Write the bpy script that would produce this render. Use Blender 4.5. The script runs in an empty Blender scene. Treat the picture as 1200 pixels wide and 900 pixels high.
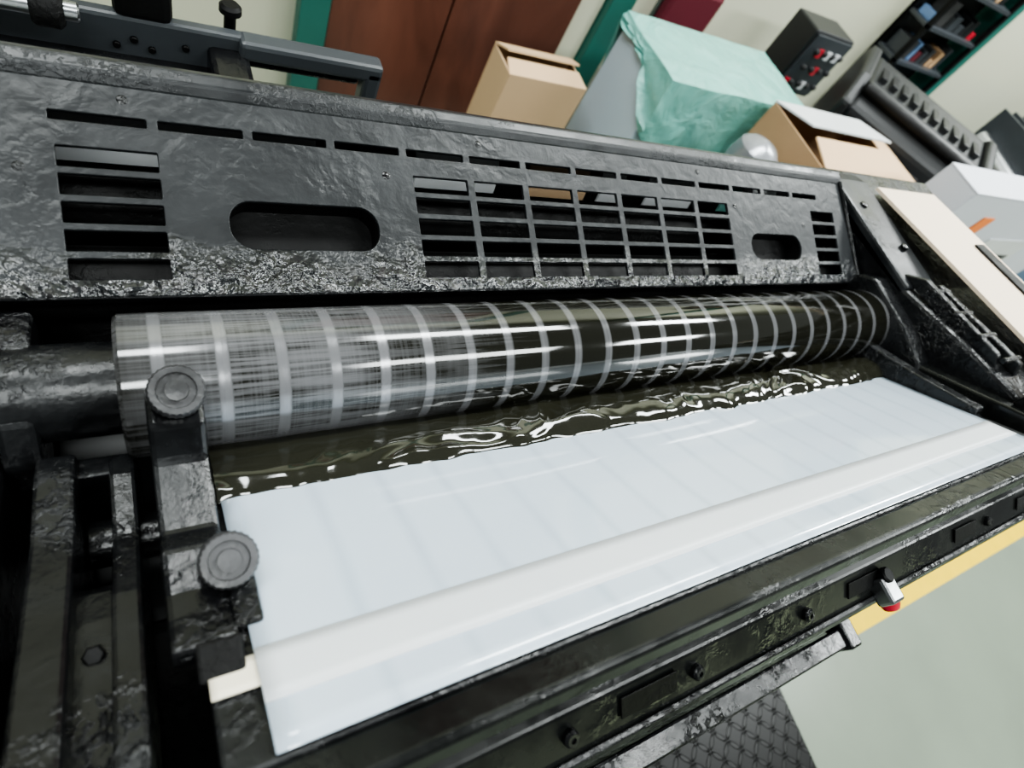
import bpy, bmesh, math, random
from mathutils import Vector, Matrix, noise
random.seed(4)
COL=bpy.context.scene.collection
# ---------------------------------------------------------------- materials
class NT:
    def __init__(s,name):
        s.m=bpy.data.materials.new(name); s.m.use_nodes=True; s.t=s.m.node_tree
        s.b=s.t.nodes['Principled BSDF']; s.tc=s.t.nodes.new('ShaderNodeTexCoord')
    def n(s,t,**k):
        x=s.t.nodes.new(t)
        for a,v in k.items(): setattr(x,a,v)
        return x
    def l(s,a,b): s.t.links.new(a,b)
    def mapping(s,scale=(1,1,1)):
        m=s.n('ShaderNodeMapping'); m.inputs['Scale'].default_value=scale; s.l(s.tc.outputs['Object'],m.inputs[0]); return m.outputs[0]
    def noise(s,vec,scale=5,detail=4,rough=.55,dist=0):
        x=s.n('ShaderNodeTexNoise'); x.inputs['Scale'].default_value=scale; x.inputs['Detail'].default_value=detail
        x.inputs['Roughness'].default_value=rough; x.inputs['Distortion'].default_value=dist; s.l(vec,x.inputs['Vector']); return x.outputs['Fac']
    def ramp(s,fac,stops):
        r=s.n('ShaderNodeValToRGB'); e=r.color_ramp.elements
        while len(e)<len(stops): e.new(.5)
        for i,(p,c) in enumerate(stops):
            e[i].position=p; e[i].color=(c,c,c,1) if not hasattr(c,'__len__') else (*c,1)
        s.l(fac,r.inputs[0]); return r.outputs[0]
    def math(s,op,a,b=None,c=None,clamp=False):
        x=s.n('ShaderNodeMath',operation=op); x.use_clamp=clamp
        for i,v in enumerate((a,b,c)):
            if v is None: continue
            if isinstance(v,(int,float)): x.inputs[i].default_value=v
            else: s.l(v,x.inputs[i])
        return x.outputs[0]
    def mix(s,f,a,b):
        x=s.n('ShaderNodeMix',data_type='RGBA'); 
        if isinstance(f,(int,float)): x.inputs[0].default_value=f
        else: s.l(f,x.inputs[0])
        for i,v in ((6,a),(7,b)):
            if isinstance(v,tuple): x.inputs[i].default_value=(*v,1)
            else: s.l(v,x.inputs[i])
        return x.outputs[2]
    def bump(s,h,strength=.3,dist=.002,prev=None):
        x=s.n('ShaderNodeBump'); x.inputs['Strength'].default_value=strength; x.inputs['Distance'].default_value=dist
        s.l(h,x.inputs['Height'])
        if prev is not None: s.l(prev,x.inputs['Normal'])
        return x.outputs[0]
    def set(s,k,v):
        if isinstance(v,tuple): s.b.inputs[k].default_value=(*v,1)
        elif isinstance(v,(int,float)): s.b.inputs[k].default_value=v
        else: s.l(v,s.b.inputs[k])
def simple(name,c,rough=.5,metal=0,var=.12,scale=12,bump=.1):
    t=NT(name); o=t.mapping(); f=t.noise(o,scale,5)
    t.set('Base Color',t.mix(f,tuple(x*(1-var) for x in c),tuple(min(1,x*(1+var)) for x in c)))
    t.set('Roughness',rough); t.set('Metallic',metal)
    if bump: t.set('Normal',t.bump(t.noise(o,scale*6,3),bump,.001))
    return t.m
def inky(name,lo,hi,r0,r1,bs=.3,scale=60,blob=.35,spec=.35):
    t=NT(name); o=t.mapping()
    f=t.noise(o,14,6,.65,.2); f2=t.noise(o,scale,6,.6,.1)
    t.set('Base Color',t.mix(t.ramp(f,[(.35,0.),(.7,1.)]),lo,hi))
    t.set('Roughness',t.math('ADD',r0,t.math('MULTIPLY',t.ramp(f,[(.4,0.),(.62,1.)]),r1-r0)))
    t.set('Specular IOR Level',spec)
    n1=t.bump(f2,bs,.003)
    w=t.math('MULTIPLY',t.ramp(t.noise(o,scale*2.2,4,.6,.3),[(.48,0.),(.62,1.)]),t.ramp(t.noise(o,10,3),[(.48,0.),(.6,1.)]))
    t.set('Normal',t.bump(w,blob,.003,n1)); return t.m
M_iron=inky('inked_cast_iron',(.004,.004,.0045),(.012,.013,.014),.15,.38,.4,60,.5,.42)
M_dark=inky('dark_inner_metal',(.002,.002,.002),(.004,.004,.004),.45,.6,.3,spec=.2)
M_bar=inky('front_bar_enamel',(.004,.0045,.0045),(.012,.013,.012),.16,.32,.05,30,.15)
M_steel=simple('worn_steel',(.35,.36,.37),.28,1,.2,30)
M_rod=simple('grey_machine_enamel',(.035,.04,.045),.4,0,.2,20)
M_edge=inky('guard_edge_enamel',(.007,.008,.009),(.022,.024,.026),.28,.46,.12,90,.25,.4)
M_knob=inky('knurled_knob_ink',(.02,.02,.02),(.075,.075,.08),.3,.5,.4,80,.2,.5)
# guard panel
t=NT('guard_panel_enamel'); o=t.mapping()
sep=t.n('ShaderNodeSeparateXYZ'); t.l(o,sep.inputs[0])
f=t.noise(o,7,7,.65,.6)
base=t.mix(t.ramp(f,[(.35,0.),(.68,1.)]),(.006,.007,.008),(.021,.023,.025))
bot=t.ramp(t.math('ADD',sep.outputs['Y'],t.math('MULTIPLY',t.math('SUBTRACT',t.noise(o,14,5),.5),.07)),[(.006,1.),(.036,0.)])
left=t.ramp(t.math('ADD',sep.outputs['X'],t.math('MULTIPLY',t.math('SUBTRACT',t.noise(o,9,5),.5),.3)),[(.12,1.),(.42,.0)])
wm=t.math('MULTIPLY',bot,t.math('ADD',t.math('MULTIPLY',left,.7),.3))
base=t.mix(t.math('MULTIPLY',wm,t.ramp(t.noise(o,90,5),[(.5,0.),(.8,1.)])),base,(.06,.056,.056))
t.set('Base Color',base); t.set('Specular IOR Level',t.math('ADD',.38,t.math('MULTIPLY',bot,.4)))
t.set('Roughness',t.math('SUBTRACT',t.math('ADD',.28,t.math('MULTIPLY',f,.28)),t.math('MULTIPLY',bot,.28)))
vo=t.n('ShaderNodeTexVoronoi',feature='SMOOTH_F1'); vo.inputs['Scale'].default_value=55
nz=t.n('ShaderNodeTexNoise'); nz.inputs['Scale'].default_value=16; nz.inputs['Detail'].default_value=5; t.l(o,nz.inputs['Vector'])
mx=t.n('ShaderNodeMixRGB'); mx.inputs[0].default_value=.2; t.l(o,mx.inputs[1]); t.l(nz.outputs['Color'],mx.inputs[2]); t.l(mx.outputs[0],vo.inputs['Vector'])
mask=t.math('ADD',t.math('MULTIPLY',left,t.ramp(t.noise(o,9,4),[(.48,0.),(.60,.55)])),t.math('MULTIPLY',bot,1.),clamp=True)
n=t.bump(t.noise(o,200,3),.16,.001)
n=t.bump(t.math('MULTIPLY',vo.outputs['Distance'],mask),.55,.006,n)
n=t.bump(t.math('MULTIPLY',t.noise(o,48,4,.5,.5),t.math('ADD',.07,t.math('MULTIPLY',bot,1.))),1.,.016,n)
t.set('Normal',n); M_panel=t.m
# wet ink
t=NT('wet_black_ink'); o=t.mapping()
t.set('Base Color',(.014,.014,.009)); t.set('Roughness',.08); t.set('IOR',1.7)
mp=t.mapping((10,26,26)); t.set('Normal',t.bump(t.noise(mp,1,2,.4,.6),.2,.01)); M_ink=t.m
# roller
t=NT('inked_roller'); o=t.mapping(); sep=t.n('ShaderNodeSeparateXYZ'); t.l(o,sep.inputs[0]); X=sep.outputs['X']
wob=t.math('MULTIPLY',t.math('SUBTRACT',t.noise(o,10,2),.5),.004)
fr=t.math('FRACT',t.math('DIVIDE',t.math('ADD',t.math('ADD',X,.500),wob),.036))
ring=t.ramp(fr,[(.0,0.),(.05,1.),(.20,1.),(.26,0.)])
mp=t.mapping((520,9,9)); st=t.noise(mp,1,5,.7)
streak=t.ramp(st,[(.42,0.),(.62,1.)])
mp2=t.mapping((9,330,330)); lg=t.noise(mp2,1,4,.65); long_=t.ramp(lg,[(.42,0.),(.60,1.)])
mp3=t.mapping((14,22,22)); patch=t.ramp(t.noise(mp3,1,3,.5),[(.38,0.),(.6,1.)])
left=t.ramp(t.math('ADD',X,t.math('MULTIPLY',t.math('SUBTRACT',lg,.5),.30)),[(-.0,.8),(.10,.68),(.22,.0)])  # left-end glare put into colour and metalness as a lighter zone
left=t.math('MULTIPLY',left,t.ramp(t.math('ADD',X,.05),[(.0,.3),(.055,1.)]))
glare_streaks=t.math('MULTIPLY',left,t.math('ADD',t.math('MULTIPLY',long_,.42),t.math('ADD',t.math('MULTIPLY',streak,.10),t.math('MULTIPLY',patch,.20))),clamp=True)  # reflected glare painted as lighter streaks, broken up by the ink film
ringf=t.math('MULTIPLY',ring,t.math('ADD',t.math('ADD',t.math('MULTIPLY',streak,.12),.20),t.math('MULTIPLY',left,.5)))
fac=t.math('MAXIMUM',glare_streaks,ringf,clamp=True)
t.set('Base Color',t.mix(fac,(.007,.007,.0045),(.42,.42,.44)))
t.set('Metallic',t.math('MULTIPLY',fac,.95,clamp=True))
t.set('Roughness',t.math('ADD',.07,t.math('MULTIPLY',fac,.2)))
t.set('IOR',1.6); t.set('Normal',t.bump(lg,.05,.0005)); M_roller=t.m
# sheet
t=NT('fountain_liner_plastic'); o=t.mapping(); f=t.noise(o,3,3); sep=t.n('ShaderNodeSeparateXYZ'); t.l(o,sep.inputs[0])
rib=t.math('ABSOLUTE',t.math('SUBTRACT',t.math('FRACT',t.math('DIVIDE',t.math('ADD',t.math('ADD',sep.outputs['X'],.5),t.math('MULTIPLY',t.noise(o,5,2),.02)),.045)),.5))  # distance from the middle of each painted roller-ring reflection stripe
refl_stripe=t.math('MULTIPLY',t.ramp(rib,[(.0,1.),(.14,0.)]),t.math('MULTIPLY',t.noise(o,12,3),.7))  # roller-ring reflections painted into the sheet as darker stripes
t.set('Base Color',t.mix(refl_stripe,t.mix(f,(.47,.555,.645),(.53,.61,.69)),(.30,.37,.45))); t.set('Roughness',.3); t.set('Coat Weight',1.); t.set('Coat Roughness',.06); t.set('Coat IOR',1.55)
t.set('Normal',t.bump(t.math('ADD',t.noise(o,9,3,.5,.5),t.math('MULTIPLY',refl_stripe,.06)),.18,.01)); M_sheet=t.m
t=NT('masking_tape'); o=t.mapping(); t.set('Base Color',t.mix(t.noise(o,20,4),(.58,.61,.64),(.64,.66,.67))); t.set('Roughness',.35); M_tape=t.m
M_cream=simple('cream_tape',(.78,.72,.58),.6,0,.05)
M_board=simple('cream_board',(.78,.64,.49),.6,0,.04,4)
M_floor=simple('painted_concrete_floor',(.21,.245,.195),.3,0,.18,2.5,.05)
M_yel=simple('yellow_floor_paint',(.82,.56,.0),.6,0,.1,15)
M_wall=simple('wall_paint',(.57,.57,.44),.6,0,.05,2)
M_green=simple('green_enamel',(.02,.12,.095),.4,0,.15,6)
M_rust=NT('brown_lacquered_door'); o=M_rust.mapping((1,1,.3)); M_rust.set('Base Color',M_rust.mix(M_rust.ramp(M_rust.noise(o,4,6,.6,.6),[(.3,0.),(.7,1.)]),(.06,.023,.016),(.17,.065,.043))); M_rust.set('Roughness',.3); M_rust=M_rust.m
M_card=simple('cardboard',(.44,.28,.155),.75,0,.08,8)
M_cardl=simple('cardboard_light',(.58,.40,.24),.75,0,.06,8)
M_white=simple('white_carton',(.60,.62,.68),.6,0,.05,6)
M_stack=simple('plastic_wrapped_paper',(.50,.61,.69),.25,0,.1,3,.3)
t=NT('green_plastic_film'); o=t.mapping(); f=t.noise(o,9,6,.6,1.5)
t.set('Base Color',t.mix(f,(.11,.38,.33),(.29,.62,.55))); t.set('Roughness',.22); t.set('Coat Weight',.4); t.set('Normal',t.bump(f,.7,.02)); M_film=t.m
M_orange=simple('orange_label',(.9,.25,.06),.6)
M_print=simple('black_print',(.03,.03,.03),.6)
M_red=simple('red_plastic',(.5,.02,.04),.35)
M_maroon=simple('maroon_fabric',(.10,.006,.016),.7)
M_mach=simple('dark_machine_enamel',(.010,.011,.012),.45,0,.2,10)
M_sil=simple('silver_film',(.28,.29,.31),.25,.4,.2,14,.6)
M_blue=simple('blue_enamel',(.12,.2,.34),.4)
M_wh2=simple('white_enamel',(.66,.68,.69),.4)
# diamond plate
t=NT('diamond_plate_steel')
mm=t.n('ShaderNodeMapping'); mm.inputs['Rotation'].default_value=(0,0,math.radians(45)); t.l(t.tc.outputs['Object'],mm.inputs[0])
s_=t.n('ShaderNodeSeparateXYZ'); t.l(mm.outputs[0],s_.inputs[0])
u=t.math('SUBTRACT',t.math('FRACT',t.math('MULTIPLY',s_.outputs['X'],22)),.5); v=t.math('SUBTRACT',t.math('FRACT',t.math('MULTIPLY',s_.outputs['Y'],22)),.5)
a=t.math('ADD',t.math('POWER',t.math('MULTIPLY',u,2.2),2),t.math('POWER',t.math('MULTIPLY',v,7),2))
u2=t.math('SUBTRACT',t.math('ABSOLUTE',u),.5); v2=t.math('SUBTRACT',t.math('ABSOLUTE',v),.5)
b=t.math('ADD',t.math('POWER',t.math('MULTIPLY',u2,7),2),t.math('POWER',t.math('MULTIPLY',v2,2.2),2))
h=t.ramp(t.math('MINIMUM',a,b),[(.5,1.),(1.,0.)])
t.set('Base Color',t.mix(h,(.004,.004,.004),(.015,.015,.015))); t.set('Roughness',.35); t.set('Specular IOR Level',.35); t.set('Normal',t.bump(h,1.,.01)); M_diam=t.m
# ---------------------------------------------------------------- builders
def empty(n,loc=(0,0,0)):
    e=bpy.data.objects.new(n,None); e.location=loc; COL.objects.link(e); return e
def finish(o,mat,parent=None,bevel=0,smooth=False,seg=2):
    o.data.materials.clear(); o.data.materials.append(mat)
    if bevel:
        b=o.modifiers.new('b','BEVEL'); b.width=bevel; b.segments=seg; b.limit_method='ANGLE'
    if smooth:
        for p in o.data.polygons: p.use_smooth=True
    if parent: 
        o.parent=parent; o.matrix_parent_inverse=Matrix.Translation(-parent.location)
    return o
def mesh(n,vs,fs,mat,parent=None,bevel=0,smooth=False):
    me=bpy.data.meshes.new(n); me.from_pydata([tuple(v) for v in vs],[],fs); me.update()
    bm=bmesh.new(); bm.from_mesh(me); bmesh.ops.recalc_face_normals(bm,faces=bm.faces); bm.to_mesh(me); bm.free()
    o=bpy.data.objects.new(n,me); COL.objects.link(o); return finish(o,mat,parent,bevel,smooth)
def box(n,a,b,mat,parent=None,bevel=.002,rz=0):
    c=Vector([(a[i]+b[i])/2 for i in range(3)])
    vs=[Vector((x,y,z)) for x in(a[0],b[0]) for y in(a[1],b[1]) for z in (a[2],b[2])]
    if rz:
        R=Matrix.Rotation(rz,3,'Z'); vs=[R@(v-c)+c for v in vs]
    return mesh(n,vs,[(0,1,3,2),(4,6,7,5),(0,4,5,1),(2,3,7,6),(0,2,6,4),(1,5,7,3)],mat,parent,bevel)
def prism(n,pts,x0,x1,mat,parent=None,bevel=.002):
    k=len(pts); vs=[(x0,y,z) for y,z in pts]+[(x1,y,z) for y,z in pts]
    fs=[tuple(range(k)),tuple(range(2*k-1,k-1,-1))]+[(i,(i+1)%k,k+(i+1)%k,k+i) for i in range(k)]
    return mesh(n,vs,fs,mat,parent,bevel)
def lathe(n,prof,p,axis,mat,parent=None,seg=40,knurl=0):
    ax=Vector(axis).normalized(); q=ax.to_track_quat('Z','Y'); vs=[];fs=[]
    for r,d in prof:
        for i in range(seg):
            a=2*math.pi*i/seg; rr=r*(1+(knurl if i%2 else -knurl)) if r>0 else 0
            vs.append(Vector(p)+q@Vector((rr*math.cos(a),rr*math.sin(a),d)))
    for j in range(len(prof)-1):
        for i in range(seg): fs.append((j*seg+i,j*seg+(i+1)%seg,(j+1)*seg+(i+1)%seg,(j+1)*seg+i))
    fs.append(tuple(range(seg))); fs.append(tuple((len(prof)-1)*seg+i for i in range(seg)))
    o=mesh(n,vs,fs,mat,parent,0,True)
    e=o.modifiers.new('e','EDGE_SPLIT'); e.split_angle=math.radians(35); return o
def cyl(n,a,b,r,mat,parent=None,seg=40):
    a=Vector(a); b=Vector(b); L=(b-a).length; c=min(.0015,r*.2)
    return lathe(n,[(r-c,0),(r,c),(r,L-c),(r-c,L)],a,b-a,mat,parent,seg)
def tube(n,pts,r,mat,parent=None,res=3):
    cu=bpy.data.curves.new(n,'CURVE'); cu.dimensions='3D'; s=cu.splines.new('POLY'); s.points.add(len(pts)-1)
    for i,p in enumerate(pts): s.points[i].co=(*p,1)
    cu.bevel_depth=r; cu.bevel_resolution=res
    o=bpy.data.objects.new(n,cu); COL.objects.link(o); cu.materials.append(mat)
    if parent: o.parent=parent; o.matrix_parent_inverse=Matrix.Translation(-parent.location)
    return o
# ---------------------------------------------------------------- room
box('floor',(-2.5,-3,-.1),(8,1.6,0),M_floor,bevel=0)
box('wall_back',(-2.5,1.6,0),(8,1.7,3.2),M_wall,bevel=0)
box('yellow_floor_line',(1.81,-.52,0),(6,-.452,.002),M_yel,bevel=0)
D=empty('brown_double_door',(.85,1.58,0))
box('leaf_1',(.49,1.565,0),(.835,1.6,2.1),M_rust,D); box('leaf_2',(.842,1.565,0),(1.26,1.6,2.1),M_rust,D)
box('frame_left',(.405,1.55,0),(.485,1.6,2.2),M_green,D); box('frame_right',(1.36,1.55,0),(1.45,1.6,2.2),M_green,D)
box('frame_infill',(1.265,1.58,0),(1.355,1.6,2.1),M_wall,D); box('frame_top',(.4,1.55,2.2),(1.455,1.6,2.28),M_green,D)
box('trim_1',(3.27,1.5,0),(3.37,1.6,3.2),M_green)
# ---------------------------------------------------------------- press
P=empty('printing_press',(.4,.2,0))
PY,PZ=.148,1.0176
def pw(x,l,h=0): return Vector((x,PY+.924*l-.381*h,PZ+.381*l+.924*h))
PM=Matrix(((1,0,0,0),(0,.924,-.381,PY),(0,.381,.924,PZ),(0,0,0,1)))
def rr(x0,y0,x1,y1,r,k=6):
    out=[]
    for cx,cy,a0 in((x1-r,y1-r,0),(x0+r,y1-r,90),(x0+r,y0+r,180),(x1-r,y0+r,270)):
        for i in range(k+1):
            a=math.radians(a0+90*i/k); out.append((cx+r*math.cos(a),cy+r*math.sin(a)))
    return out
cu=bpy.data.curves.new('guard_panel','CURVE'); cu.dimensions='2D'; cu.fill_mode='BOTH'; cu.extrude=.0013; cu.bevel_depth=.0006; cu.bevel_resolution=1
def spl(pts):
    s=cu.splines.new('POLY'); s.points.add(len(pts)-1); s.use_cyclic_u=True
    for i,(x,y) in enumerate(pts): s.points[i].co=(x,y,0,1)
spl([(-.4,0),(.862,0),(.867,.005),(.858,.150),(.85,.156),(-.4,.162)])
for k in range(14):
    a=-.073+.0622*k; spl(rr(a,.1185,a+.0565,.1262,.001,1))
def rows(x0,x1):
    for k in range(5): spl(rr(x0,.0105+k*.0191,x1,.0105+k*.0191+.0155,.001,1))
rows(-.071,-.012); rows(.772,.828)
for c in range(7): rows(.179+.0605*c,.179+.0605*c+.0545)
pills=[(.028,.033,.143,.071),(.631,.031,.738,.066)]
for p in pills: spl(rr(*p,.0172,8))
tmp=bpy.data.objects.new('tmp',cu); COL.objects.link(tmp); bpy.context.view_layer.update()
me=bpy.data.meshes.new_from_object(tmp.evaluated_get(bpy.context.evaluated_depsgraph_get())); bpy.data.objects.remove(tmp)
g=bpy.data.objects.new('guard_panel',me); COL.objects.link(g); g.matrix_world=PM; finish(g,M_panel,P)
for i,p in enumerate(pills):
    ring=rr(*p,.0172,8); k=len(ring)
    vs=[pw(x,y,-.001) for x,y in ring]+[pw(x,y,-.022) for x,y in ring]
    mesh('handle_recess_%d'%(i+1),vs,[(j,(j+1)%k,k+(j+1)%k,k+j) for j in range(k)]+[tuple(range(k,2*k))],M_dark,P)
prism('guard_lip',[tuple(pw(0,l,h))[1:] for l,h in((-.002,.0015),(.004,.0015),(.004,-.014),(-.002,-.012))],-.4,.866,M_iron,P,.0015)
prism('guard_rear',[tuple(pw(0,l,h))[1:] for l,h in((.146,.002),(.154,.006),(.164,.005),(.171,-.004),(.19,-.10),(.183,-.10),(.16,-.006),(.146,-.0015))],-.4,.858,M_edge,P,.002)
tube('guard_end_bead',[pw(.866,.0,.002),pw(.857,.150,.003)],.0035,M_iron,P)
for x,l in((-.09,.085),(-.03,.138),(.25,.138),(.55,.138),(.155,.10),(.61,.10),(.75,.08)):
    lathe('guard_screw',[(.0035,0),(.0035,.001),(.002,.0018)],pw(x,l,.001),(0,-.381,.924),M_iron,P,16)
# body
box('body',(-.35,-.11,0),(1.2,.42,.90),M_mach,P,.01)
box('side_base',(-.34,-.20,0),(-.005,-.05,.93),M_dark,P,.01)
box('inner_bed',(-.35,.14,.88),(.87,.3,.94),M_dark,P)
cyl('form_roller_1',(-.3,.185,.985),(.86,.185,.985),.026,M_dark,P)
cyl('form_roller_2',(-.3,.248,1.0),(.86,.248,1.0),.028,M_dark,P)
cyl('blanket_cylinder',(-.3,.36,.975),(.86,.36,.975),.05,M_dark,P)
for i,(a,b,mt) in enumerate(((-.3,.12,M_wh2),(.16,.2,M_rod),(.22,.32,M_wh2),(.36,.45,M_cardl),(.47,.51,M_wh2),(.55,.64,M_wh2),(.70,.74,M_film),(.76,.82,M_wh2))):
    cyl('blanket_strip_%d'%i,(a,.36,.975),(b,.36,.975),.0515,mt,P)
# fountain roller
r=lathe('fountain_roller',[(.030,0),(.0465,0.0005),(.0485,.003),(.0485,.967),(.047,.97)],(-.05,.092,.9932),(1,0,0),M_roller,P,96)
cyl('roller_journal',(-.35,.092,.9932),(-.045,.092,.9932),.031,M_iron,P,48)
cyl('roller_collar',(-.135,.092,.9932),(-.118,.092,.9932),.038,M_iron,P,48)
def tw(x,m,h=0): return Vector((x,-.81*m+.5875*h,1+.5875*m+.81*h))
def tprism(n,pts,x0,x1,mat,bev=.002,par=P): return prism(n,[tuple(tw(0,m,h))[1:] for m,h in pts],x0,x1,mat,par,bev)
tprism('fountain_blade',[(-.085,-.001),(.183,-.001),(.183,-.012),(-.07,-.02)],-.022,.83,M_iron)
# front bar
prism('front_bar',[(-.150,1.107),(-.1635,1.1175),(-.168,1.1165),(-.1735,1.106),(-.176,1.06),(-.150,1.055)],-.35,1.25,M_bar,P,.0015)
prism('lower_rail',[(-.165,1.052),(-.187,1.052),(-.2125,1.036),(-.219,1.025),(-.219,.99),(-.165,.98)],-.35,1.25,M_bar,P,.002)
prism('rail_edge',[(-.2125,1.030),(-.2125,1.0385),(-.2165,1.0385),(-.221,1.030)],-.35,1.25,M_iron,P,.001)
ra=(0,-.53,.85)
for x in (-.02,.16,.27,.40,.74,.93): lathe('rail_screw',[(.0055,0),(.0055,.003),(.004,.005),(.002,.005),(.002,.003)],(x,-.2,1.0442),ra,M_iron,P,20)
for x in (.20,.46,.66,.82):
    prism('rail_slot',[(-.193,1.049),(-.205,1.0415),(-.2055,1.0430),(-.1935,1.0505)],x,x+.05,M_dark,P,.0005)
box('chrome_latch',(.50,-.224,1.036),(.520,-.200,1.053),M_steel,P,.003)
cyl('latch_stem',(.51,-.20,1.044),(.51,-.20,1.056),.007,M_dark,P,20)
lathe('red_knob',[(.004,0),(.004,.012),(.009,.014),(.010,.022),(.008,.027),(.004,.029)],(.59,-.217,.992),(0.2,-1,-.3),M_red,P,24)
box('lower_arm',(.05,-.30,.80),(.735,-.275,.82),M_iron,P,.003); box('lower_arm_end',(.715,-.305,.795),(.74,-.11,.825),M_iron,P,.004)
box('lower_bracket',(.2,-.29,.7),(.24,-.10,.83),M_iron,P,.004)
# right end
tprism('end_cheek',[(-.085,.05),(-.03,.034),(.03,.022),(.112,.010),(.112,-.02),(-.085,-.02)],.812,.832,M_iron,.002)
tprism('cheek_flange',[(-.06,.03),(.15,.016),(.19,.0),(.19,-.02),(-.06,-.02)],.845,.872,M_bar,.003)
prism('inner_cheek',[(.15,1.035),(.13,1.05),(.05,1.045),(.0,1.035),(-.02,1.02),(-.0,.9),(.15,.9)],.842,.874,M_iron,P,.004)
prism('side_frame',[(.36,1.03),(.33,1.066),(.10,1.062),(-.02,1.085),(-.13,1.10),(-.16,1.08),(-.14,.6),(.36,.6)],.872,1.2,M_iron,P,.006)
prism('side_cover',[(.335,1.062),(.30,1.072),(.10,1.066),(.10,1.05),(.335,1.04)],.872,.958,M_edge,P,.004)
prism('latch_plate',[(.13,1.062),(.10,1.085),(-.03,1.10),(-.05,1.085),(.0,1.075)],.885,.897,M_iron,P,.002)
prism('latch_arm',[(.10,1.072),(.09,1.085),(-.05,1.105),(-.06,1.09)],.912,.924,M_iron,P,.002)
for y in (.08,.04,.0,-.04): cyl('latch_pin',(.882,y,1.082+(.08-y)*.16),(.930,y,1.082+(.08-y)*.16),.004,M_iron,P,16)
box('latch_tab',(.86,-.13,1.09),(.90,-.09,1.11),M_dark,P,.002)
for x,y in ((.9,.25),(.93,.17)): lathe('cover_bolt',[(.006,0),(.006,.004),(.004,.005)],(x,y,1.069),(0,.0,1),M_iron,P,20)
# left end castings
prism('side_frame_near',[(.20,1.0),(.14,1.03),(.11,1.02),(.06,.985),(.02,.995),(-.15,1.115),(-.2,1.1),(-.2,.7),(.2,.7)],-.34,-.112,M_iron,P,.006)
prism('bearing_block',[(.145,.95),(.145,1.01),(.12,1.02),(.065,1.01),(.045,.985),(.045,.95)],-.112,-.092,M_iron,P,.004)
lathe('bearing_bolt',[(.008,0),(.008,.006),(.005,.008)],(-.115,.115,1.02),(0,-.3,1),M_iron,P,6)
prism('swing_arm_fork_1',[(.055,.96),(.05,.99),(.035,.998),(-.01,1.012),(-.06,1.04),(-.20,1.12),(-.2,1.06),(-.10,.99),(.0,.93),(.05,.93)],-.096,-.076,M_iron,P,.0025)
prism('swing_arm_fork_2',[(.055,.95),(.048,.985),(.03,.995),(-.01,1.0),(-.05,1.03),(-.12,1.065),(-.2,1.10),(-.2,1.03),(-.10,.98),(.0,.92),(.05,.92)],-.060,-.046,M_iron,P,.0025)
prism('swing_arm_bridge',[(.055,.95),(.05,.98),(.035,.985),(.03,.93),(.05,.93)],-.078,-.058,M_iron,P,.002)
prism('swing_arm_web',[(-.035,.99),(-.042,1.012),(-.06,1.024),(-.2,1.092),(-.2,1.02),(-.1,.955),(-.03,.94)],-.078,-.058,M_iron,P,.002)
cyl('pivot_boss',(-.076,.0,.955),(-.036,.0,.955),.015,M_iron,P)
cyl('web_bolt',(-.068,-.075,1.02),(-.068,-.078,1.036),.005,M_dark,P,6)
prism('key_bracket',[(.068,1.035),(.055,1.046),(.035,1.046),(.02,1.028),(-.025,1.03),(-.038,1.05),(-.062,1.052),(-.075,1.058),(-.092,1.07),(-.099,1.062),(-.085,1.035),(-.03,1.0),(.02,.985),(.036,.995),(.05,1.03),(.06,1.03)],-.036,-.006,M_iron,P,.003)
prism('bracket_foot',[(-.055,1.042),(-.060,1.054),(-.088,1.068),(-.094,1.058),(-.075,1.045)],-.008,.006,M_iron,P,.003)
def knob(n,p,r):
    ax=(0,-.35,1)
    lathe(n,[(r*.55,-.016),(r*.55,-.004),(r*.9,-.004),(r,-.002),(r,.006),(r*.92,.008),(r*.70,.008),(r*.66,.0062),(r*.42,.0062),(r*.40,.0085),(r*.2,.009)],p,ax,M_knob,P,56,.02)
knob('fountain_key_1',(-.0195,.052,1.054),.0152); knob('fountain_key_2',(-.006,-.0525,1.060),.0145)
box('stop_block',(-.026,-.110,1.062),(-.006,-.092,1.080),M_dark,P,.002)
# upper delivery arm behind
prism('arm_plate',[(.50,.93),(.50,.985),(.515,.985),(.515,.93)],-.4,.09,M_rod,P,.004)
prism('arm_base',[(.45,.90),(.45,.945),(.52,.945),(.52,.90)],-.4,.06,M_iron,P,.006)
box('arm_bar_top',(.08,.49,.965),(.236,.515,.986),M_rod,P,.005); box('arm_bar_end',(.215,.49,.86),(.236,.515,.98),M_rod,P,.005)
box('arm_bar_low',(.06,.52,.938),(.22,.54,.952),M_iron,P,.004); box('arm_post',(.05,.42,.86),(.09,.54,.97),M_iron,P,.006)
for i,x in enumerate((-.03,-.015,-.0,.03)): 
    cyl('arm_hole',(x,.497,.955+.008*(i%2)),(x,.502,.955+.008*(i%2)),.0035,M_dark,P,16)
cyl('chrome_rod',(-.4,.47,1.0),(-.055,.47,1.0),.008,M_steel,P,24); lathe('rod_collar',[(.014,0),(.016,.003),(.016,.02),(.012,.024)],(-.09,.47,1.0),(1,0,0),M_dark,P,24)
lathe('arm_knob',[(.006,0),(.006,.02),(.011,.022),(.011,.028),(.008,.031)],(.075,.53,.97),(0,0,1),M_dark,P,24)
cyl('cross_shaft',(-.4,.58,1.03),(.02,.58,1.03),.012,M_dark,P,24); box('shaft_yoke',(-.03,.5,.98),(.02,.6,1.05),M_dark,P,.008)
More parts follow.
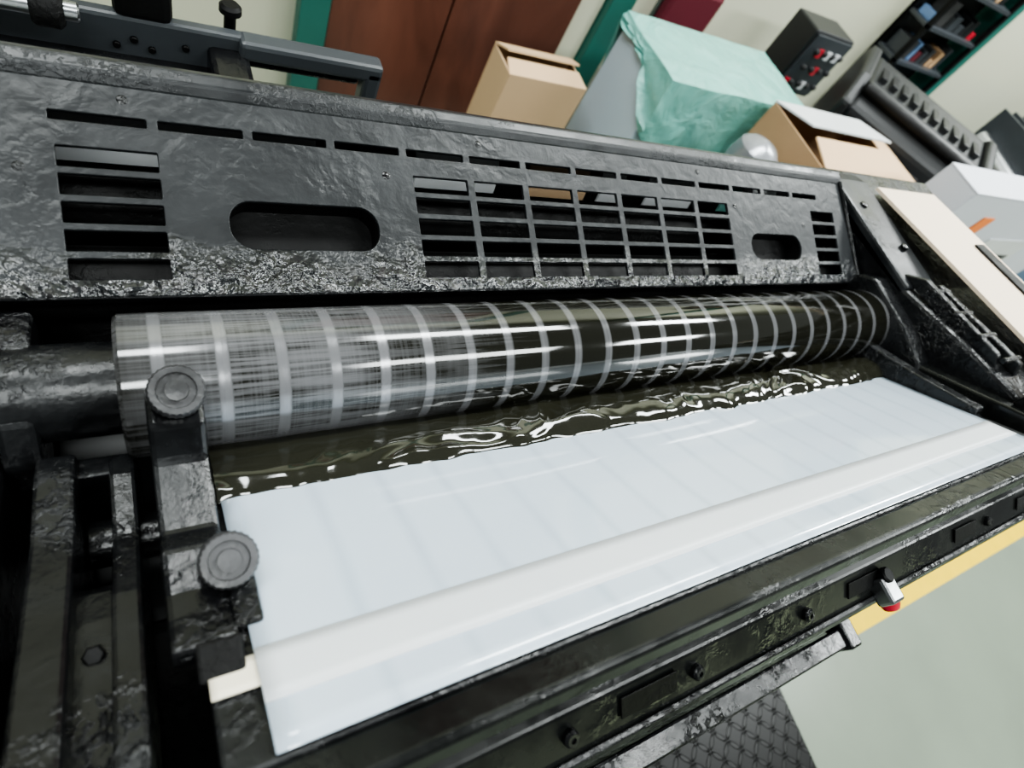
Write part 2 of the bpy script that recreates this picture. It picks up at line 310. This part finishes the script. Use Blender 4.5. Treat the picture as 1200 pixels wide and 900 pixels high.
# ---------------------------------------------------------------- liner sheet, tapes, ink
def strip(n,x0,x1,m0,m1,h,mat,nx=80,ny=24,amp=.0008,par=None,th=.0006):
    vs=[];fs=[]
    for i in range(nx+1):
        for j in range(ny+1):
            x=x0+(x1-x0)*i/nx; m=m0+(m1-m0)*j/ny
            hh=h+amp*(noise.noise(Vector((x*6,m*12,3)))+1)
            vs.append(tw(x,m,hh))
    for i in range(nx):
        for j in range(ny):
            a=i*(ny+1)+j; fs.append((a,a+1,a+ny+2,a+ny+1))
    o=mesh(n,vs,fs,mat,par,0,True)
    s=o.modifiers.new('s','SOLIDIFY'); s.thickness=th; s.offset=0; return o
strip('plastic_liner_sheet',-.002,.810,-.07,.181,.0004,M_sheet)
strip('masking_tape_strip',-.002,.808,.126,.157,.0011,M_tape,80,4)
strip('paper_tape_tab',-.022,-.001,.128,.146,.0006,M_cream,6,4,0.0)
vs=[];fs=[];nx=900;ny=64
for i in range(nx+1):
    x=-.004+.83*i/nx
    e=.004+.0045*noise.noise(Vector((x*14,0,1)))+.0022*noise.noise(Vector((x*60,0,7)))
    if .40<x<.52: e+=.005*math.exp(-((x-.485)/.012)**2)
    if x>.75: e-=(x-.75)*.1
    for j in range(ny+1):
        s=j/ny; m=e-(e+.068)*s
        env=min(1,s/.08)
        body=.0140*math.sin(math.pi*min(1,(s/1.05))**.85)**.75 if s>0 else 0
        hh=.0005+body
        w1=noise.noise(Vector((x*9,m*16,11)))
        rdg=1-abs(noise.noise(Vector((x*14+w1*1.4,m*46+w1*2,2))))*2.0
        lump=noise.noise(Vector((x*24,m*30+x*8,21)))
        small=noise.noise(Vector((x*70+w1*4,m*90,31)))
        fade=1-min(1,max(0,(s-.70)/.25))
        hh+=env*fade*(.0034*rdg*(.5+w1)+.0022*lump+.0004*small)
        hh=min(hh,.019)
        vs.append(tw(x,m,max(hh,.0006)))
for i in range(nx):
    for j in range(ny):
        a=i*(ny+1)+j; fs.append((a,a+1,a+ny+2,a+ny+1))
mesh('ink_pool',vs,fs,M_ink,None,0,True)
# ---------------------------------------------------------------- objects on the right
B=empty('cream_board',(1.05,.1,1.08))
def slab(n,x0,x1,y0,y1,z0,z1,z2,z3,mat,par,bev=0):
    return mesh(n,[(x0,y0,z0),(x1,y0,z0),(x1,y1,z2),(x0,y1,z2),(x0,y0,z1),(x1,y0,z1),(x1,y1,z3),(x0,y1,z3)],[(0,1,2,3),(4,5,6,7),(0,1,5,4),(1,2,6,5),(2,3,7,6),(3,0,4,7)],mat,par,bev)
slab('board',.965,1.15,.285,-.12,1.073,1.078,1.116,1.121,M_board,B)
K=empty('ink_knife',(1.09,.1,1.1)); 
slab('blade',1.10,1.13,.16,.04,1.0925,1.095,1.105,1.1075,M_dark,K); slab('handle',1.097,1.133,.04,-.06,1.1045,1.115,1.116,1.126,M_print,K,.003)
S=empty('diamond_plate_step',(.8,-.7,0)); box('plate',(-.1,-1.2,.03),(1.36,-.36,.045),M_diam,S,.002); box('plate_frame',(-.1,-1.18,0),(1.34,-.37,.03),M_dark,S,.002)
# wrapped stack
W=empty('wrapped_paper_stack',(1.45,1.08,0))
box('pallet',(1.15,.93,0),(1.76,1.24,.1),M_card,W,.004); box('stack',(1.165,.955,.1),(1.74,1.22,.785),M_stack,W,.008)
bm=bmesh.new(); x0,x1,y0,y1,zt=1.158,1.748,.945,1.228,.795
per=[]
for i in range(20): per.append((x0+(x1-x0)*i/20,y0,'f'))
for i in range(14): per.append((x1,y0+(y1-y0)*i/14,'r'))
for i in range(20): per.append((x1-(x1-x0)*i/20,y1,'b'))
for i in range(14): per.append((x0,y1-(y1-y0)*i/14,'l'))
rings=[]
for lv in range(9):
    ring=[]
    for i,(x,y,sd) in enumerate(per):
        dep={'f':.16+.30*max(0,(x-x0)/(x1-x0)),'r':.35,'b':.2,'l':.03}[sd]
        if sd=='l' and y<1.08: dep=.03+.13*(1.08-y)/.135
        dep*=1+.2*noise.noise(Vector((x*8,y*8,1)))
        off=.006*noise.noise(Vector((x*20,y*20,lv*.8)))+.003
        nv={'f':(0,-1),'r':(1,0),'b':(0,1),'l':(-1,0)}[sd]
        ring.append(bm.verts.new((x+nv[0]*off*lv*.5,y+nv[1]*off*lv*.5,zt+.004*noise.noise(Vector((x*9,y*9,0)))-dep*lv/8)))
    rings.append(ring)
k=len(per)
for lv in range(8):
    for i in range(k): bm.faces.new((rings[lv][i],rings[lv][(i+1)%k],rings[lv+1][(i+1)%k],rings[lv+1][i]))
cv=bm.verts.new(((x0+x1)/2,(y0+y1)/2,zt+.01))
for i in range(k): bm.faces.new((rings[0][i],rings[0][(i+1)%k],cv))
bmesh.ops.recalc_face_normals(bm,faces=bm.faces)
me=bpy.data.meshes.new('film'); bm.to_mesh(me); bm.free(); o=bpy.data.objects.new('film_cover',me); COL.objects.link(o); finish(o,M_film,W,0,True)
o.modifiers.new('e','EDGE_SPLIT').split_angle=math.radians(50)
# cartons
def carton(n,a,b,mat):
    e=empty(n,((a[0]+b[0])/2,(a[1]+b[1])/2,a[2])); w=.005
    box('side_front',(a[0],a[1],a[2]),(b[0],a[1]+w,b[2]),mat,e,.001); box('side_back',(a[0],b[1]-w,a[2]),(b[0],b[1],b[2]),mat,e,.001)
    box('side_left',(a[0],a[1]+w,a[2]),(a[0]+w,b[1]-w,b[2]),mat,e,.001); box('side_right',(b[0]-w,a[1]+w,a[2]),(b[0],b[1]-w,b[2]),mat,e,.001)
    box('base',(a[0]+w,a[1]+w,a[2]),(b[0]-w,b[1]-w,a[2]+w),mat,e,.001)
    return e
def flap(n,p,e,mat): 
    o=mesh(n,p,[(0,1,2,3)],mat,e); s=o.modifiers.new('s','SOLIDIFY'); s.thickness=.005; return o
c=carton('cardboard_box',(.81,1.10,0),(1.06,1.22,.63),M_cardl)
flap('flap_front',[(.81,1.10,.63),(1.06,1.10,.63),(1.05,1.155,.64),(.82,1.155,.64)],c,M_cardl); flap('flap_back',[(.81,1.22,.63),(1.06,1.22,.63),(1.05,1.165,.65),(.82,1.165,.65)],c,M_cardl)
c=carton('cardboard_box',(1.50,.62,0),(1.92,.90,.83),M_card)
flap('flap_front',[(1.50,.62,.83),(1.92,.62,.83),(1.90,.74,.855),(1.52,.74,.855)],c,M_cardl); flap('flap_back',[(1.5,.90,.83),(1.92,.90,.83),(1.92,.77,.86),(1.52,.77,.86)],c,M_wh2)
flap('flap_right',[(1.92,.62,.83),(1.92,.90,.83),(2.10,.88,.80),(2.10,.64,.80)],c,M_cardl)
c=carton('shipping_carton',(1.81,.45,0),(2.95,.56,.97),M_white)
flap('lid',[(1.81,.45,.973),(2.95,.45,.973),(2.95,.56,.973),(1.81,.56,.973)],c,M_white)
box('orange_label',(2.02,.446,.84),(2.09,.45,.90),M_orange,c,0); box('address_label',(2.25,.446,.66),(2.60,.45,.82),M_wh2,c,0)
for i in range(18): box('barcode_bar',(2.28+i*.016,.444,.68),(2.28+i*.016+random.choice((.004,.009)),.446,.75),M_print,c,0)
lathe('wrapped_film_bundle',[(.06,.0),(.066,.01),(.068,.4),(.066,.745),(.060,.775),(.04,.792),(.015,.80),(.004,.803)],(1.39,.76,0),(0,0,1),M_sil,None,40)
# control box & second press
c=empty('control_panel_box',(2.15,1.4,0))
box('housing',(2.03,1.32,.64),(2.26,1.45,.87),M_mach,c,.008); box('faceplate',(2.04,1.312,.655),(2.25,1.32,.86),M_rod,c,.002); box('post',(2.10,1.36,0),(2.18,1.42,.65),M_mach,c,.005)
for i in range(4):
    for j in range(3):
        if random.random()<.8: box('label',(2.05+.05*i,1.308,.67+.06*j),(2.075+.05*i,1.312,.70+.06*j),M_wh2 if (i+j)%3 else M_red,c,0)
        lathe('switch',[(.009,0),(.009,.012),(.006,.014)],(2.09+.048*i,1.312,.69+.06*j),(0,-1,0),M_print,c,16)
Q=empty('printing_press.001',(2.2,1.22,0)); ox,oy=2.2,1.22
box('body',(ox,oy-.30,0),(ox+.54,oy,.72),M_mach,Q,.02)
prism('hood',[(oy-.31,.68),(oy-.31,.82),(oy-.24,.885),(oy-.05,.92),(oy,.89),(oy,.68)],ox+.03,ox+.51,M_mach,Q,.015)
prism('side_cover_1',[(oy-.33,.60),(oy-.33,.83),(oy-.24,.90),(oy-.05,.935),(oy+.01,.90),(oy+.01,.6)],ox-.01,ox+.03,M_mach,Q,.012)
prism('side_cover_2',[(oy-.33,.60),(oy-.33,.83),(oy-.24,.90),(oy-.05,.935),(oy+.01,.90),(oy+.01,.6)],ox+.51,ox+.55,M_mach,Q,.012)
for i in range(8): box('hood_slot',(ox+.06+i*.055,oy-.318,.73),(ox+.10+i*.055,oy-.308,.78),M_print,Q,.002)
for i in range(10): box('top_rib',(ox+.06+i*.044,oy-.20,.88),(ox+.085+i*.044,oy-.09,.911),M_mach,Q,.002)
cyl('hood_roller_1',(ox+.03,oy-.27,.875),(ox+.51,oy-.27,.875),.018,M_dark,Q)
Q.rotation_euler=(0,0,math.radians(-50))
c=empty('collating_machine',(3.8,1.0,0)); box('base',(3.4,.7,0),(4.6,1.3,.62),M_blue,c,.02)
for i in range(9): 
    cyl('drum',(3.45+i*.12,.8,.68),(3.45+i*.12,1.2,.72+.03*(i%3)),.045,M_wh2 if i%2 else M_steel,c,24); box('bracket',(3.5+i*.12,.72,.62),(3.515+i*.12,1.25,.86),M_rod,c,.003)
c=empty('storage_rack',(3.0,1.5,0))
for x in (2.80,3.22):
    for y in (1.46,1.58): box('upright',(x,y,0),(x+.02,y+.02,1.7),M_dark,c,.001)
box('back_sheet',(2.80,1.585,.4),(3.24,1.595,1.7),M_mach,c,0)
cols=[M_red,M_blue,M_mach,M_card,M_rod,M_print,M_print,M_maroon,M_mach,M_rod]
for z in (.6,.8,.95,1.10,1.25,1.45):
    box('shelf',(2.80,1.46,z),(3.24,1.59,z+.015),M_rod,c,.001)
    x=2.83
    while x<3.18:
        w=random.uniform(.02,.06); box('item',(x,1.49,z+.015),(x+w,1.57,z+.015+random.uniform(.03,.10)),random.choice(cols),c,.003); x+=w+.01
c=empty('maroon_chair',(1.68,1.42,0))
box('seat',(1.50,1.27,.42),(1.80,1.55,.47),M_maroon,c,.02); box('back',(1.53,1.50,.5),(1.76,1.545,.80),M_maroon,c,.02)
for x in (1.53,1.77):
    for y in (1.29,1.53): cyl('leg',(x,y,0),(x,y,.43),.011,M_steel,c,16)
    cyl('back_post',(x,1.54,.43),(x,1.54,.76),.009,M_steel,c,16)
# ---------------------------------------------------------------- light
w=bpy.data.worlds.new('w'); bpy.context.scene.world=w; w.use_nodes=True; bg=w.node_tree.nodes['Background']; bg.inputs[0].default_value=(.93,1.0,.98,1); bg.inputs[1].default_value=.2
def area(n,loc,sx,sy,p,col=(.95,1,.99),rot=(0,0,0)):
    l=bpy.data.lights.new(n,'AREA'); l.shape='RECTANGLE'; l.size=sx; l.size_y=sy; l.energy=p; l.color=col
    o=bpy.data.objects.new(n,l); o.location=loc; o.rotation_euler=rot; COL.objects.link(o); return o
for i,(x,y,e) in enumerate(((-.6,-.9,44),(1.6,-.9,44),(3.8,-.9,80),(-.6,.9,44),(1.6,.9,66),(3.8,.9,105))):
    area('ceiling_light_%d'%(i+1),(x,y,2.9),1.4,.35,e)
area('roller_highlight_strip',(3.0,-2.9,1.35),4.5,.3,18,(.85,1,.62),(math.radians(90),0,0))  # unseen greenish strip lamp, added for the bright line along the roller
bpy.context.scene.view_settings.look='AgX - Medium High Contrast'
# ---------------------------------------------------------------- camera
X=Vector((.8516,-.1014,.5148)).normalized(); Z=Vector((.4116,-.4789,-.7754)); Z=(Z-X*Z.dot(X)).normalized(); Y=Z.cross(X).normalized()
right=Vector((X.x,Y.x,Z.x)); down=Vector((X.y,Y.y,Z.y)); fwd=Vector((X.z,Y.z,Z.z))
cam=bpy.data.cameras.new('camera'); co=bpy.data.objects.new('camera',cam); COL.objects.link(co)
m=Matrix((right,-down,-fwd)).transposed().to_4x4(); m.translation=Vector((-.0266,-.132,1.4006)); co.matrix_world=m
cam.lens=20.4; cam.sensor_width=36; cam.clip_start=.01
cam.dof.use_dof=True; cam.dof.focus_distance=.5; cam.dof.aperture_fstop=5.6
bpy.context.scene.camera=co
